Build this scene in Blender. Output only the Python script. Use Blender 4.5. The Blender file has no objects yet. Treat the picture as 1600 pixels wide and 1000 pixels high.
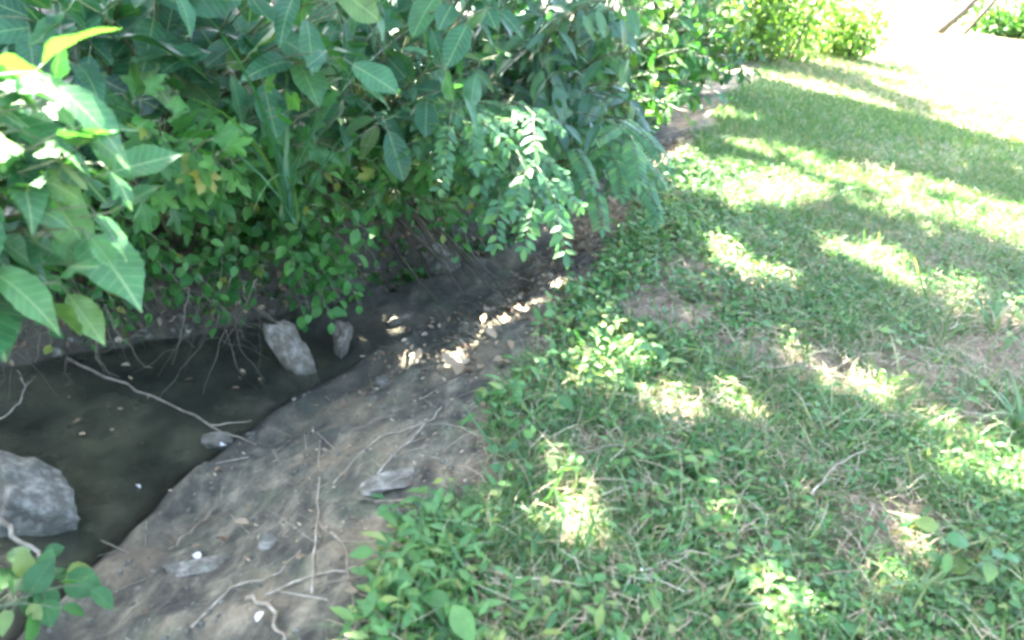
import bpy, math, random
import numpy as np
from mathutils import Matrix, Vector

# ------------------------------------------------------------------ camera, sky, sun, exposure
S = bpy.context.scene
COL = S.collection
rad = math.radians
F_PX, PITCH, ROLL, CAM_H = 1244.0, rad(26), rad(8), 1.55
CAM = np.array([0.0, 0.0, CAM_H])
_fw = np.array([0, math.cos(PITCH), -math.sin(PITCH)])
_rt = np.array([1.0, 0, 0]); _up = np.cross(_rt, _fw)
_r = math.cos(ROLL) * _rt + math.sin(ROLL) * _up
_u = -math.sin(ROLL) * _rt + math.cos(ROLL) * _up
cam = bpy.data.cameras.new('camera'); cam.sensor_width = 36; cam.lens = F_PX / 1600 * 36
cam.clip_start = 0.05; cam.clip_end = 2000
cam.dof.use_dof = True; cam.dof.focus_distance = 4.2; cam.dof.aperture_fstop = 2.8
co = bpy.data.objects.new('camera', cam); COL.objects.link(co)
M = Matrix.Identity(4)
for i in range(3):
    M[i][0], M[i][1], M[i][2], M[i][3] = _r[i], _u[i], -_fw[i], CAM[i]
co.matrix_world = M
S.camera = co

SUN_DIR = np.array([-0.66, 0.75, 0.0]); SUN_DIR /= np.linalg.norm(SUN_DIR)
SUN_EL = rad(52)
SUN_VEC = np.array([SUN_DIR[0] * math.cos(SUN_EL), SUN_DIR[1] * math.cos(SUN_EL), math.sin(SUN_EL)])   # towards the sun
w = bpy.data.worlds.new('World'); S.world = w; w.use_nodes = True
nt = w.node_tree; bg = nt.nodes['Background']
sky = nt.nodes.new('ShaderNodeTexSky'); sky.sky_type = 'NISHITA'; sky.sun_disc = False
sky.sun_elevation = SUN_EL
sky.sun_rotation = math.atan2(SUN_DIR[0], SUN_DIR[1])
sky.air_density = 0.9; sky.dust_density = 3.0; sky.ozone_density = 0.8
nt.links.new(sky.outputs[0], bg.inputs[0]); bg.inputs[1].default_value = 0.08
sl = bpy.data.lights.new('sun', 'SUN'); sl.energy = 5.0; sl.angle = rad(0.53); sl.color = (1.0, 0.95, 0.86)
so = bpy.data.objects.new('sun', sl); COL.objects.link(so)
so.rotation_euler = Vector(SUN_VEC).to_track_quat('Z', 'Y').to_euler(); so.location = (0, 0, 30)
vs = S.view_settings; vs.view_transform = 'Standard'; vs.look = 'None'; vs.gamma = 1; vs.use_curve_mapping = False
vs.exposure = 5.15
try:
    S.cycles.use_denoising = True
    S.cycles.filter_width = 3.0
    S.cycles.max_bounces = 4; S.cycles.diffuse_bounces = 2; S.cycles.transmission_bounces = 3; S.cycles.use_light_tree = False
    S.cycles.use_adaptive_sampling = True; S.cycles.adaptive_threshold = 0.05
    S.cycles.sample_clamp_indirect = 8
    S.cycles.caustics_reflective = False; S.cycles.caustics_refractive = False
except Exception:
    pass

# ------------------------------------------------------------------ helpers
def ray(x, y):
    d = (x - 800) / F_PX * _r - (y - 500) / F_PX * _u + _fw
    return d / np.linalg.norm(d)
def at(x, y, dist): return CAM + ray(x, y) * dist
def flat(x, y, z):
    d = ray(x, y); return CAM + d * ((z - CAM_H) / d[2])
def pix(P):
    d = np.atleast_2d(P) - CAM; zz = d @ _fw; zz = np.where(zz > 0.05, zz, 0.05)
    return 800 + F_PX * (d @ _r) / zz, 500 - F_PX * (d @ _u) / zz, d @ _fw
def in_view(P, m=120):
    x, y, z = pix(P); return (z > 0.2) & (x > -m) & (x < 1600 + m) & (y > -m) & (y < 1000 + m)
def sunfoot(P):
    """where the sun's ray through P reaches z = 0"""
    P = np.atleast_2d(P); t = P[:, 2] / SUN_VEC[2]
    return P[:, :2] - SUN_VEC[:2] * t[:, None]
_lat = np.random.default_rng(7).random((256, 256))
def vnoise(x, y):
    x = np.asarray(x, float); y = np.asarray(y, float)
    xi = np.floor(x).astype(int); yi = np.floor(y).astype(int); fx = x - xi; fy = y - yi
    fx = fx * fx * (3 - 2 * fx); fy = fy * fy * (3 - 2 * fy)
    a = _lat[xi & 255, yi & 255]; b = _lat[(xi + 1) & 255, yi & 255]
    c = _lat[xi & 255, (yi + 1) & 255]; d = _lat[(xi + 1) & 255, (yi + 1) & 255]
    return (a * (1 - fx) + b * fx) * (1 - fy) + (c * (1 - fx) + d * fx) * fy - 0.5
def fbm(x, y, o=4):
    s = 0; a = 1.0
    for k in range(o):
        s = s + a * vnoise(x * 2 ** k + 17.3 * k, y * 2 ** k + 5.1 * k); a *= 0.5
    return s
def inpoly(P, poly):
    x, y = P[:, 0], P[:, 1]; c = np.zeros(len(P), bool); n = len(poly)
    for i in range(n):
        x0, y0 = poly[i][:2]; x1, y1 = poly[(i + 1) % n][:2]
        if y0 == y1: continue
        c ^= ((y0 > y) != (y1 > y)) & (x < (x1 - x0) * (y - y0) / (y1 - y0) + x0)
    return c
def nrm(v): return v / np.maximum(np.linalg.norm(v, axis=-1, keepdims=True), 1e-9)

def mesh_np(name, V, tris, mat, rnd=None, luv=None, smooth=True):
    me = bpy.data.meshes.new(name)
    V = np.asarray(V, np.float32); tris = np.asarray(tris, np.int32)
    me.vertices.add(len(V)); me.vertices.foreach_set('co', V.ravel())
    k = tris.shape[1]
    me.loops.add(tris.size); me.loops.foreach_set('vertex_index', tris.ravel())
    me.polygons.add(len(tris)); me.polygons.foreach_set('loop_start', np.arange(0, tris.size, k, dtype=np.int32))
    if smooth: me.polygons.foreach_set('use_smooth', np.ones(len(tris), bool))
    if rnd is not None:
        me.attributes.new('rnd', 'FLOAT', 'POINT').data.foreach_set('value', np.asarray(rnd, np.float32))
    if luv is not None:
        me.attributes.new('luv', 'FLOAT_VECTOR', 'POINT').data.foreach_set('vector', np.asarray(luv, np.float32).ravel())
    me.update(calc_edges=True); me.materials.append(mat)
    return me
def obj(name, me, parent=None, loc=None):
    o = bpy.data.objects.new(name, me); COL.objects.link(o)
    if parent is not None: o.parent = parent
    if loc is not None: o.location = loc
    return o
def tag(o, label=None, cat=None, group=None, kind=None):
    if label: o['label'] = label
    if cat: o['category'] = cat
    if group: o['group'] = group
    if kind: o['kind'] = kind
    return o
def thing(name, loc, label, cat, group=None):
    o = obj(name, None, None, tuple(float(c) for c in loc)); o.empty_display_size = 0.1
    return tag(o, label, cat, group)

def basis(d, n):
    """rotation columns: x across, y along d, z about n"""
    y = nrm(d); x = nrm(np.cross(y, n)); z = np.cross(x, y)
    return np.stack([x, y, z], axis=-1)
def scatter(tmpl, P, D, N, sc):
    """joined copies of a template: V, tris, luv, one random number a copy"""
    V, T, L = tmpl; n = len(P); R = basis(D, N)
    sc = np.asarray(sc, float)
    if sc.ndim == 1: sc = np.repeat(sc[:, None], 3, 1)
    W = np.einsum('nij,vj,nj->nvi', R, V, np.ones((n, 3))) if False else np.einsum('nij,nvj->nvi', R, V[None] * sc[:, None, :])
    W = W + np.asarray(P)[:, None, :]
    TT = (T[None] + (np.arange(n) * len(V))[:, None, None]).reshape(-1, T.shape[1])
    return W.reshape(-1, 3), TT, np.tile(L, (n, 1)), np.repeat(RNG.random(n), len(V))
RNG = np.random.default_rng(11)
rs = random.Random(5)

def tube(points, radii, sides=6):
    P = np.asarray(points, float); n = len(P); r = np.broadcast_to(np.asarray(radii, float), (n,))
    T = np.gradient(P, axis=0); T = nrm(T)
    ref = np.array([0.31, 0.17, 0.93]); ref2 = np.array([0.9, 0.3, 0.1])
    A = np.cross(T, ref); bad = np.linalg.norm(A, axis=1) < 0.2; A[bad] = np.cross(T[bad], ref2); A = nrm(A); B = np.cross(T, A)
    th = np.arange(sides) / sides * 2 * math.pi
    V = P[:, None] + (A[:, None] * np.cos(th)[None, :, None] + B[:, None] * np.sin(th)[None, :, None]) * r[:, None, None]
    V = V.reshape(-1, 3); F = []
    for i in range(n - 1):
        for j in range(sides):
            a = i * sides + j; b = i * sides + (j + 1) % sides
            F += [(a, b, b + sides), (a, b + sides, a + sides)]
    k = len(V); V = np.vstack([V, P[0], P[-1]])
    for j in range(sides):
        F += [(k, (j + 1) % sides, j), (k + 1, (n - 1) * sides + j, (n - 1) * sides + (j + 1) % sides)]
    return V, np.array(F)
def tubes_mesh(name, lst, mat):
    Vs, Fs, off, rn = [], [], 0, []
    for pts, r, s in lst:
        V, Fc = tube(pts, r, s); Vs.append(V); Fs.append(Fc + off); off += len(V); rn.append(np.full(len(V), RNG.random()))
    return mesh_np(name, np.vstack(Vs), np.vstack(Fs), mat, rnd=np.concatenate(rn))
def bez(a, b, c, n=8):
    t = np.linspace(0, 1, n)[:, None]; return (1 - t) ** 2 * a + 2 * t * (1 - t) * b + t * t * c
def wob(pts, amp, seed=0):
    g = np.random.default_rng(seed); P = np.asarray(pts, float).copy(); P[1:-1] += g.normal(0, amp, P[1:-1].shape); return P
def densify(pts, n):
    P = np.asarray(pts, float); s = np.r_[0, np.cumsum(np.linalg.norm(np.diff(P, axis=0), axis=1))]
    t = np.linspace(0, s[-1], n); return np.stack([np.interp(t, s, P[:, k]) for k in range(3)], 1)

# ---- leaf templates (unit length along y)
def leaf(W=.25, n=6, peak=.4, fold=.25, droop=.25, tipp=1.0, wave=0.0, serr=0.0):
    V, L = [], []; ts = np.linspace(0, 1, n)
    for i, t in enumerate(ts):
        a = t / peak if t < peak else (1 - t) / (1 - peak)
        wd = W * (math.sin(max(a, 0) * math.pi / 2) ** (0.75 if t < peak else tipp))
        if serr and 0 < i < n - 1: wd *= 1 + serr * (-1) ** i
        z = -droop * t * t
        wv = wave * math.sin(t * 13)
        V += [(-wd, t, z + fold * wd + wv), (0, t, z), (wd, t, z + fold * wd - wv)]
        L += [(-wd / W, t, 0), (0, t, 0), (wd / W, t, 0)]
    T = []
    for i in range(n - 1):
        a = 3 * i
        T += [(a, a + 1, a + 4), (a, a + 4, a + 3), (a + 1, a + 2, a + 5), (a + 1, a + 5, a + 4)]
    return np.array(V), np.array(T), np.array(L)
def lobed(lobes=5, depth=.45, spread=2.1, droop=.25, sub=0.0):
    pts = [(-0.03, -0.02)]
    for i in range(lobes):
        f = i / (lobes - 1) * 2 - 1; ang = f * spread; R = 1.0 - .35 * abs(f)
        for da, rr in ((-.5, depth + .1), (-.3, .72), (-.12, .86), (0, 1), (.12, .86), (.3, .72)):
            a = ang + da * spread * 2 / (lobes - 1); q = R * (rr if rr > .6 else depth)
            pts.append((q * math.sin(a) * .62, q * math.cos(a) * .62 + .35))
    pts.append((0.03, -0.02))
    V = [(0, .35, 0)] + [(x, y, -droop * (x * x * 2 + y * y) + .05 * math.sin(9 * x + 5 * y)) for x, y in pts]
    T = [(0, i + 1, i) for i in range(1, len(pts))]
    L = [(v[0] * 1.6, v[1], 0) for v in V]
    return np.array(V), np.array(T), np.array(L)
def blade(n=4, W=.03, curve=.5):
    V, L = [], []
    for i in range(n):
        t = i / (n - 1); wd = W * (1 - t ** 1.6) + .0005
        y = math.sin(t * curve * 1.5) / (curve * 1.5); z = -(1 - math.cos(t * curve * 1.5)) / (curve * 1.5)
        V += [(-wd, y, z), (wd, y, z)]; L += [(-1, t, 0), (1, t, 0)]
    T = []
    for i in range(n - 1): a = 2 * i; T += [(a, a + 1, a + 3), (a, a + 3, a + 2)]
    return np.array(V), np.array(T), np.array(L)

# ------------------------------------------------------------------ materials
def newmat(name):
    m = bpy.data.materials.new(name); m.use_nodes = True
    n = m.node_tree.nodes; l = m.node_tree.links
    return m, n, l, n['Principled BSDF']
def ramp(n, l, fac, stops):
    r = n.new('ShaderNodeValToRGB'); e = r.color_ramp.elements
    while len(e) < len(stops): e.new(0.5)
    for k, (p, c) in enumerate(stops): e[k].position = p; e[k].color = (*c, 1)
    l.new(fac, r.inputs[0]); return r.outputs[0]
def math_n(n, l, op, a, b=None, c=None):
    m = n.new('ShaderNodeMath'); m.operation = op
    for i, v in enumerate((a, b, c)):
        if v is None: continue
        if isinstance(v, (int, float)): m.inputs[i].default_value = v
        else: l.new(v, m.inputs[i])
    return m.outputs[0]
def mixc(n, l, fac, a, b, mode='MIX'):
    m = n.new('ShaderNodeMix'); m.data_type = 'RGBA'; m.blend_type = mode
    for s, v in ((m.inputs[0], fac), (m.inputs[6], a), (m.inputs[7], b)):
        if isinstance(v, (int, float)): s.default_value = v
        elif isinstance(v, tuple): s.default_value = (*v, 1)
        else: l.new(v, s)
    return m.outputs[2]
def noise(n, l, vec, scale, detail=4, rough=.55):
    t = n.new('ShaderNodeTexNoise'); t.inputs['Scale'].default_value = scale; t.inputs['Detail'].default_value = detail
    t.inputs['Roughness'].default_value = rough
    if vec is not None: l.new(vec, t.inputs['Vector'])
    return t.outputs['Fac']
def leafmat(name, stops, trans=.35, rough=.45, vein=0.25, tcol=(1.0, 1.35, .45), spec=.28):
    m, n, l, p = newmat(name)
    a = n.new('ShaderNodeAttribute'); a.attribute_name = 'rnd'
    oi = n.new('ShaderNodeObjectInfo')
    r = math_n(n, l, 'FRACT', math_n(n, l, 'ADD', a.outputs['Fac'], oi.outputs['Random']))
    c = ramp(n, l, r, stops)
    if vein or name == 'hedge_leaf':
        g = n.new('ShaderNodeNewGeometry')
        nz = noise(n, l, g.outputs['Position'], 23, 2)
        c = mixc(n, l, .45, c, ramp(n, l, nz, [(.3, (.45, .5, .45)), (.7, (1.3, 1.25, 1.2))]), 'MULTIPLY')
    if vein:
        u = n.new('ShaderNodeAttribute'); u.attribute_name = 'luv'
        s = n.new('ShaderNodeSeparateXYZ'); l.new(u.outputs['Vector'], s.inputs[0])
        ax = math_n(n, l, 'ABSOLUTE', s.outputs[0])
        mid = math_n(n, l, 'LESS_THAN', ax, .05)
        sv = math_n(n, l, 'SINE', math_n(n, l, 'MULTIPLY', math_n(n, l, 'SUBTRACT', s.outputs[1], math_n(n, l, 'MULTIPLY', ax, .18)), 58))
        sv = math_n(n, l, 'MULTIPLY', math_n(n, l, 'GREATER_THAN', sv, .93), .5)
        v = math_n(n, l, 'MULTIPLY', math_n(n, l, 'MAXIMUM', mid, sv), vein)
        c = mixc(n, l, v, c, (.22, .30, .12))
        bs = ramp(n, l, noise(n, l, g.outputs['Position'], 70, 2), [(.68, (0, 0, 0)), (.76, (1, 1, 1))]); c = mixc(n, l, math_n(n, l, 'MULTIPLY', bs, .6), c, (.16, .11, .03))
    l.new(c, p.inputs['Base Color']); p.inputs['Roughness'].default_value = rough
    p.inputs['Specular IOR Level'].default_value = spec
    if trans:
        tr = n.new('ShaderNodeBsdfTranslucent')
        l.new(mixc(n, l, 1.0, c, tcol, 'MULTIPLY'), tr.inputs[0])
        mx = n.new('ShaderNodeMixShader'); mx.inputs[0].default_value = trans
        l.new(p.outputs[0], mx.inputs[1]); l.new(tr.outputs[0], mx.inputs[2])
        l.new(mx.outputs[0], n['Material Output'].inputs[0])
    return m
MAT = {}
MAT['broad'] = leafmat('broad_leaf', [(0, (.022, .085, .028)), (.5, (.038, .125, .038)), (.85, (.065, .165, .045)), (1, (.09, .17, .04))], rough=.45, trans=.25, vein=.5)
MAT['dark'] = leafmat('dark_leaf', [(0, (.014, .06, .028)), (.6, (.027, .10, .044)), (.9, (.045, .13, .048)), (1, (.08, .14, .035))], rough=.42, vein=.4)
MAT['grey'] = leafmat('grey_leaf', [(0, (.02, .066, .036)), (.6, (.035, .10, .052)), (1, (.06, .14, .055))], rough=.38, spec=.4)
MAT['small'] = leafmat('small_leaf', [(0, (.02, .08, .018)), (.5, (.032, .125, .022)), (.93, (.06, .17, .03)), (1, (.18, .17, .03))], rough=.5, vein=.1)
MAT['pinnate'] = leafmat('pinnate_leaf', [(0, (.032, .10, .04)), (.6, (.055, .15, .05)), (1, (.10, .20, .05))], rough=.45, vein=.15)
MAT['hedge'] = leafmat('hedge_leaf', [(0, (.022, .08, .022)), (.5, (.045, .125, .03)), (1, (.10, .18, .035))], rough=.45, vein=0)
MAT['pale'] = leafmat('sunwashed_bush_leaf', [(0, (.08, .14, .045)), (.5, (.13, .21, .065)), (1, (.2, .27, .08))], rough=.5, vein=0, trans=.6)  # bush leaves lightened in the colour itself to look sunlit and washed by haze
MAT['herb'] = leafmat('herb_leaf', [(0, (.03, .09, .025)), (.4, (.05, .14, .035)), (.8, (.085, .18, .045)), (1, (.17, .20, .05))], rough=.5, vein=.12, trans=.3)
MAT['grass'] = leafmat('grass_blade', [(0, (.045, .11, .038)), (.5, (.078, .155, .055)), (.8, (.125, .18, .07)), (1, (.29, .245, .13))], rough=.5, vein=0, trans=.3)
MAT['straw'] = leafmat('dry_grass', [(0, (.19, .14, .085)), (.5, (.30, .235, .14)), (1, (.42, .36, .24))], rough=.7, vein=0, trans=.15, tcol=(1, .95, .8))
MAT['litter'] = leafmat('dead_leaf', [(0, (.10, .06, .035)), (.45, (.19, .125, .07)), (.8, (.30, .22, .13)), (1, (.40, .33, .22))], rough=.7, vein=.12, trans=.1, tcol=(1, .9, .7))
MAT['canopy'] = leafmat('canopy_leaf', [(0, (.035, .08, .03)), (1, (.07, .14, .04))], rough=.45, vein=0, trans=.3)

def barkmat(name, stops, scale=14, stretch=True, rough=.85):
    m, n, l, p = newmat(name)
    g = n.new('ShaderNodeNewGeometry'); v = g.outputs['Position']
    a = n.new('ShaderNodeAttribute'); a.attribute_name = 'rnd'
    f = math_n(n, l, 'ADD', noise(n, l, v, scale, 5, .65), math_n(n, l, 'MULTIPLY', math_n(n, l, 'SUBTRACT', a.outputs['Fac'], .5), .25))
    l.new(ramp(n, l, f, stops), p.inputs['Base Color']); p.inputs['Roughness'].default_value = rough
    b = n.new('ShaderNodeBump'); b.inputs['Strength'].default_value = .6; b.inputs['Distance'].default_value = .006
    l.new(noise(n, l, v, scale * 5, 4), b.inputs['Height']); l.new(b.outputs[0], p.inputs['Normal'])
    return m
def stonemat(name, stops, scale, rough=.9):
    m = barkmat(name, stops, scale, rough=rough); n = m.node_tree.nodes; l = m.node_tree.links; p = n['Principled BSDF']
    c = p.inputs['Base Color'].links[0].from_socket; g = n.new('ShaderNodeNewGeometry'); v = g.outputs['Position']
    s_ = n.new('ShaderNodeSeparateXYZ'); l.new(v, s_.inputs[0])
    k = math_n(n, l, 'ADD', s_.outputs[2], math_n(n, l, 'MULTIPLY', noise(n, l, v, 12, 4), .09))     # waterline stain
    st = ramp(n, l, math_n(n, l, 'MULTIPLY_ADD', k, 8, 3.2), [(.25, (1, 1, 1)), (.75, (0, 0, 0))])
    c = mixc(n, l, math_n(n, l, 'MULTIPLY', st, .8), c, (.03, .034, .018))
    ms = ramp(n, l, noise(n, l, v, 16, 5, .65), [(.54, (0, 0, 0)), (.64, (1, 1, 1))])
    l.new(mixc(n, l, math_n(n, l, 'MULTIPLY', ms, .5), c, (.05, .062, .028)), p.inputs['Base Color'])
    return m
MAT['bark'] = barkmat('bark', [(.3, (.02, .016, .011)), (.7, (.08, .064, .045))])
MAT['stem'] = barkmat('green_stem', [(.3, (.05, .075, .03)), (.7, (.12, .14, .06))], 20, rough=.6)
MAT['twig'] = barkmat('dead_twig', [(.3, (.10, .08, .048)), (.55, (.21, .17, .11)), (.8, (.36, .31, .22))], 30)
MAT['root'] = barkmat('root', [(.3, (.03, .024, .012)), (.7, (.10, .083, .048))], 18)
MAT['stone'] = stonemat('grey_stone', [(.32, (.08, .071, .05)), (.46, (.17, .153, .115)), (.56, (.24, .22, .172)), (.7, (.34, .31, .25))], 22, rough=.9)
MAT['pale_stone'] = stonemat('pale_stone', [(.32, (.10, .08, .052)), (.5, (.21, .178, .13)), (.68, (.34, .30, .235))], 22, rough=.9)
MAT['crumb'] = barkmat('earth_crumb', [(.3, (.05, .046, .03)), (.55, (.10, .093, .062)), (.8, (.2, .18, .125))], 25)
MAT['petal'] = leafmat('white_petal', [(0, (.5, .47, .40)), (1, (.62, .6, .54))], rough=.6, vein=0, trans=.2, tcol=(1, 1, 1))

# ground: soil under the grass, grey weathered earth on the gully slope, wet dark bed
def groundmat():
    m, n, l, p = newmat('earth')
    g = n.new('ShaderNodeNewGeometry'); v = g.outputs['Position']
    at_ = n.new('ShaderNodeAttribute'); at_.attribute_name = 'zone'
    z = n.new('ShaderNodeSeparateXYZ'); l.new(at_.outputs['Vector'], z.inputs[0])
    n1 = noise(n, l, v, 2.3, 6, .6); n2 = noise(n, l, v, 9, 7, .68); n3 = noise(n, l, v, 60, 5, .7)
    soil = ramp(n, l, n2, [(.3, (.06, .04, .024)), (.5, (.13, .09, .055)), (.72, (.24, .175, .105))])
    mp = n.new('ShaderNodeMapping'); mp.inputs['Rotation'].default_value = (0, 0, -.5); mp.inputs['Scale'].default_value = (7, 2.2, 7); l.new(v, mp.inputs[0])
    n4 = noise(n, l, mp.outputs[0], 1.6, 7, .68)
    earth = ramp(n, l, math_n(n, l, 'ADD', math_n(n, l, 'MULTIPLY', n2, .5), math_n(n, l, 'MULTIPLY', n4, .5)), [(.40, (.018, .016, .009)), (.48, (.056, .05, .029)), (.54, (.10, .088, .054)), (.63, (.2, .168, .105))])
    tan = ramp(n, l, n1, [(.5, (0, 0, 0)), (.62, (1, 1, 1))])
    earth = mixc(n, l, math_n(n, l, 'MULTIPLY', tan, .6), earth, mixc(n, l, n2, (.07, .052, .026), (.29, .215, .12)))
    moss = ramp(n, l, noise(n, l, v, 4.1, 5, .6), [(.52, (0, 0, 0)), (.66, (1, 1, 1))])
    earth = mixc(n, l, math_n(n, l, 'MULTIPLY', moss, .45), earth, (.065, .085, .04))
    field = ramp(n, l, noise(n, l, v, 3.0, 6, .7), [(.3, (.12, .15, .06)), (.6, (.24, .24, .12)), (.8, (.36, .32, .19))])  # field ground lightened in its colour to read as blown-out sun
    sx = n.new('ShaderNodeSeparateXYZ'); l.new(v, sx.inputs[0])
    ss_far = math_n(n, l, 'MULTIPLY', math_n(n, l, 'GREATER_THAN', math_n(n, l, 'ADD', sx.outputs[1], math_n(n, l, 'MULTIPLY', n2, 3)), 7.5), .6)
    c = mixc(n, l, z.outputs[0], mixc(n, l, ss_far, soil, (.10, .12, .05)), earth)
    c = mixc(n, l, z.outputs[1], c, field)
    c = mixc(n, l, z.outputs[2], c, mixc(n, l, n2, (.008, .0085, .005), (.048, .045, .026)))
    c = mixc(n, l, .6, c, ramp(n, l, n3, [(.3, (.5, .5, .5)), (.7, (1.4, 1.38, 1.35))]), 'MULTIPLY')
    l.new(c, p.inputs['Base Color']); p.inputs['Roughness'].default_value = .9
    b = n.new('ShaderNodeBump'); b.inputs['Strength'].default_value = .9; b.inputs['Distance'].default_value = .02
    h = math_n(n, l, 'ADD', n2, math_n(n, l, 'MULTIPLY', n3, .4)); l.new(h, b.inputs['Height']); l.new(b.outputs[0], p.inputs['Normal'])
    return m
MAT['earth'] = groundmat()
def watermat():
    m, n, l, p = newmat('murky_water')
    g = n.new('ShaderNodeNewGeometry'); v = g.outputs['Position']
    n1 = noise(n, l, v, 3.2, 6, .65)
    c = ramp(n, l, n1, [(.33, (.016, .017, .011)), (.5, (.034, .035, .021)), (.66, (.07, .065, .037))])
    sp = ramp(n, l, noise(n, l, v, 55, 3, .6), [(.66, (0, 0, 0)), (.74, (1, 1, 1))])
    c = mixc(n, l, math_n(n, l, 'MULTIPLY', sp, .5), c, (.12, .12, .08))
    l.new(c, p.inputs['Base Color'])
    l.new(ramp(n, l, noise(n, l, v, 7, 4), [(.4, (.1, .1, .1)), (.65, (.4, .4, .4))]), p.inputs['Roughness']); p.inputs['IOR'].default_value = 1.33
    b = n.new('ShaderNodeBump'); b.inputs['Strength'].default_value = .25; b.inputs['Distance'].default_value = .01
    l.new(noise(n, l, v, 14, 3), b.inputs['Height']); l.new(b.outputs[0], p.inputs['Normal'])
    dp = n.new('ShaderNodeAttribute'); dp.attribute_name = 'depth'      # murk: the bed shows only where it is shallow
    al = math_n(n, l, 'SUBTRACT', 1.0, math_n(n, l, 'POWER', 2.718, math_n(n, l, 'MULTIPLY', dp.outputs['Fac'], -15)))
    l.new(al, p.inputs['Alpha'])
    return m
MAT['water'] = watermat()

# ------------------------------------------------------------------ terrain
KY = [-3, 0, 1.0, 1.5, 2.0, 2.7, 3.3, 4.0, 4.6, 5.5, 7.5, 10.4, 13.5, 18, 30, 80]
KE = [-.5, -.4, -.28, -.2, -.09, .04, .22, .44, .60, .85, 1.42, 2.25, 3.3, 4.6, 8, 22]         # edge of the grass
KW = [-1.55, -1.52, -1.47, -1.42, -1.34, -1.12, -.80, -.28, 0.02, .35, 1.05, 1.9, 2.95, 4.2, 7.6, 21.6]   # water's edge
KB = [-2.7, -2.7, -2.65, -2.55, -2.45, -2.25, -1.5, -.85, -.32, .12, .85, 1.65, 2.7, 3.9, 7.3, 21.3]   # foot of the far bank
KZ = [-.62, -.62, -.60, -.58, -.56, -.53, -.45, -.35, -.31, -.28, -.2, -.12, -.05, 0, 0, 0]           # bed of the gully
WATER_Z = -.40
def prof(K, y): return np.interp(y, KY, K)
def ss(t): t = np.clip(t, 0, 1); return t * t * (3 - 2 * t)
def height(x, y, full=False):
    x = np.asarray(x, float); y = np.asarray(y, float)
    wig = .05 * fbm(y * 1.7, x * 0 + 3.3, 3)
    e = prof(KE, y) + wig; wv = prof(KW, y) + wig * 1.5; b = np.minimum(prof(KB, y) + 2 * wig, wv - .1); zb = prof(KZ, y)
    u = np.clip((e - x) / np.maximum(e - wv, .05), 0, 1)              # 0 at grass edge, 1 at the water
    lip = np.maximum(WATER_Z + .025, zb * .85)
    z_slope = np.where(u < .82, lip * ss(u / .82) ** .9, lip + (zb - lip) * ss((u - .82) / .18))
    k = np.clip((b - x) / .38, 0, 1)
    top = .28 + .05 * np.sin(y * 3)
    left = zb + (top - zb) * ss(k) + np.clip(b - .38 - x, 0, 40) * .18
    z = np.where(x > e, 0.0, np.where(x > wv, z_slope, left))
    z = z + .012 * np.clip(x - e, 0, 100) * np.where(y < 8, 1, 1)       # the bank rises a little to the right
    amp = .035 + .0 * x
    wall = ss((b + .1 - x) / .15) * ss((x - b + .7) / .3)
    z = z + wall * (.13 * fbm(x * 5 + 3, y * 5, 3) + .09 * fbm(x * 13, y * 13, 3)) + ss((e - x) / .2) * ss((x - wv) / .2) * (.06 * fbm(x * 3.5 + y * 2, y * 3.5 - x * 2, 3) + .022 * np.abs(fbm(x * 8 + y * 3, y * 6 - x * 3, 3)))
    z = z + amp * fbm(x * 2.2, y * 2.2, 4) + .02 * fbm(x * 9, y * 9, 3) * np.where(x < e, 1.4, .8)
    if full:
        dry = ss((e - x + .06 + .12 * fbm(x * 4, y * 4, 3)) / .12)
        fieldz = ss((y - 12 + .9 * (x - 3.3)) / 4) * ss((x - e) / .8)
        wet = np.where(x < wv + .3, ss((WATER_Z + .12 - z + .08 * fbm(x * 5, y * 5, 3)) / .13), 0) * .75
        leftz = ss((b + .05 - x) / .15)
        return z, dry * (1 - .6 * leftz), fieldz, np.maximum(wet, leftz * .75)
    return z
def ground_z(P): return height(P[:, 0], P[:, 1])
def grow_axis(lo, hi, step, far, g=1.14):
    a = list(np.arange(lo, hi, step)); s = step
    while a[-1] < far[1]: s *= g; a.append(a[-1] + s)
    s = step; pre = [lo]
    while pre[-1] > far[0]: s *= g; pre.append(pre[-1] - s)
    return np.array(pre[:0:-1] + a)
gx = grow_axis(-3.0, 3.6, .028, (-120, 160)); gy = grow_axis(.8, 6.6, .028, (-25, 260))
X, Y = np.meshgrid(gx, gy); Z, zd, zf, zw = height(X, Y, True)
nx, ny = len(gx), len(gy)
ii = (np.arange(ny - 1)[:, None] * nx + np.arange(nx - 1)[None]).ravel()
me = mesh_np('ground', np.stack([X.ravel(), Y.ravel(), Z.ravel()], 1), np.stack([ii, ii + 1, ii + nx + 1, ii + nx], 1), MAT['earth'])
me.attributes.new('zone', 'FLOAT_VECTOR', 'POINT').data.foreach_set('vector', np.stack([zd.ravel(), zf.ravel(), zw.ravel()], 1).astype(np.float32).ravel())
tag(obj('ground', me), 'grassy bank falling to a bare grey gully slope', kind='structure')
# water: a thin sheet, its rim hidden under the banks
NY, NX = 260, 90
wy = np.linspace(-1.5, 4.7, NY); wl = prof(KB, wy) - .45; wr = prof(KW, wy) + .4
WV = np.vstack([np.stack([wl + (wr - wl) * t, wy, np.full_like(wy, WATER_Z)], 1) for t in np.linspace(0, 1, NX)])
ii = (np.arange(NX - 1)[:, None] * NY + np.arange(NY - 1)[None]).ravel()
wm = mesh_np('water', WV, np.stack([ii, ii + NY, ii + NY + 1, ii + 1], 1), MAT['water'])
wm.attributes.new('depth', 'FLOAT', 'POINT').data.foreach_set('value', np.maximum(WATER_Z - height(WV[:, 0], WV[:, 1]), 0).astype(np.float32))
tag(obj('water', wm), 'dark still water in the gully', kind='structure')

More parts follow.
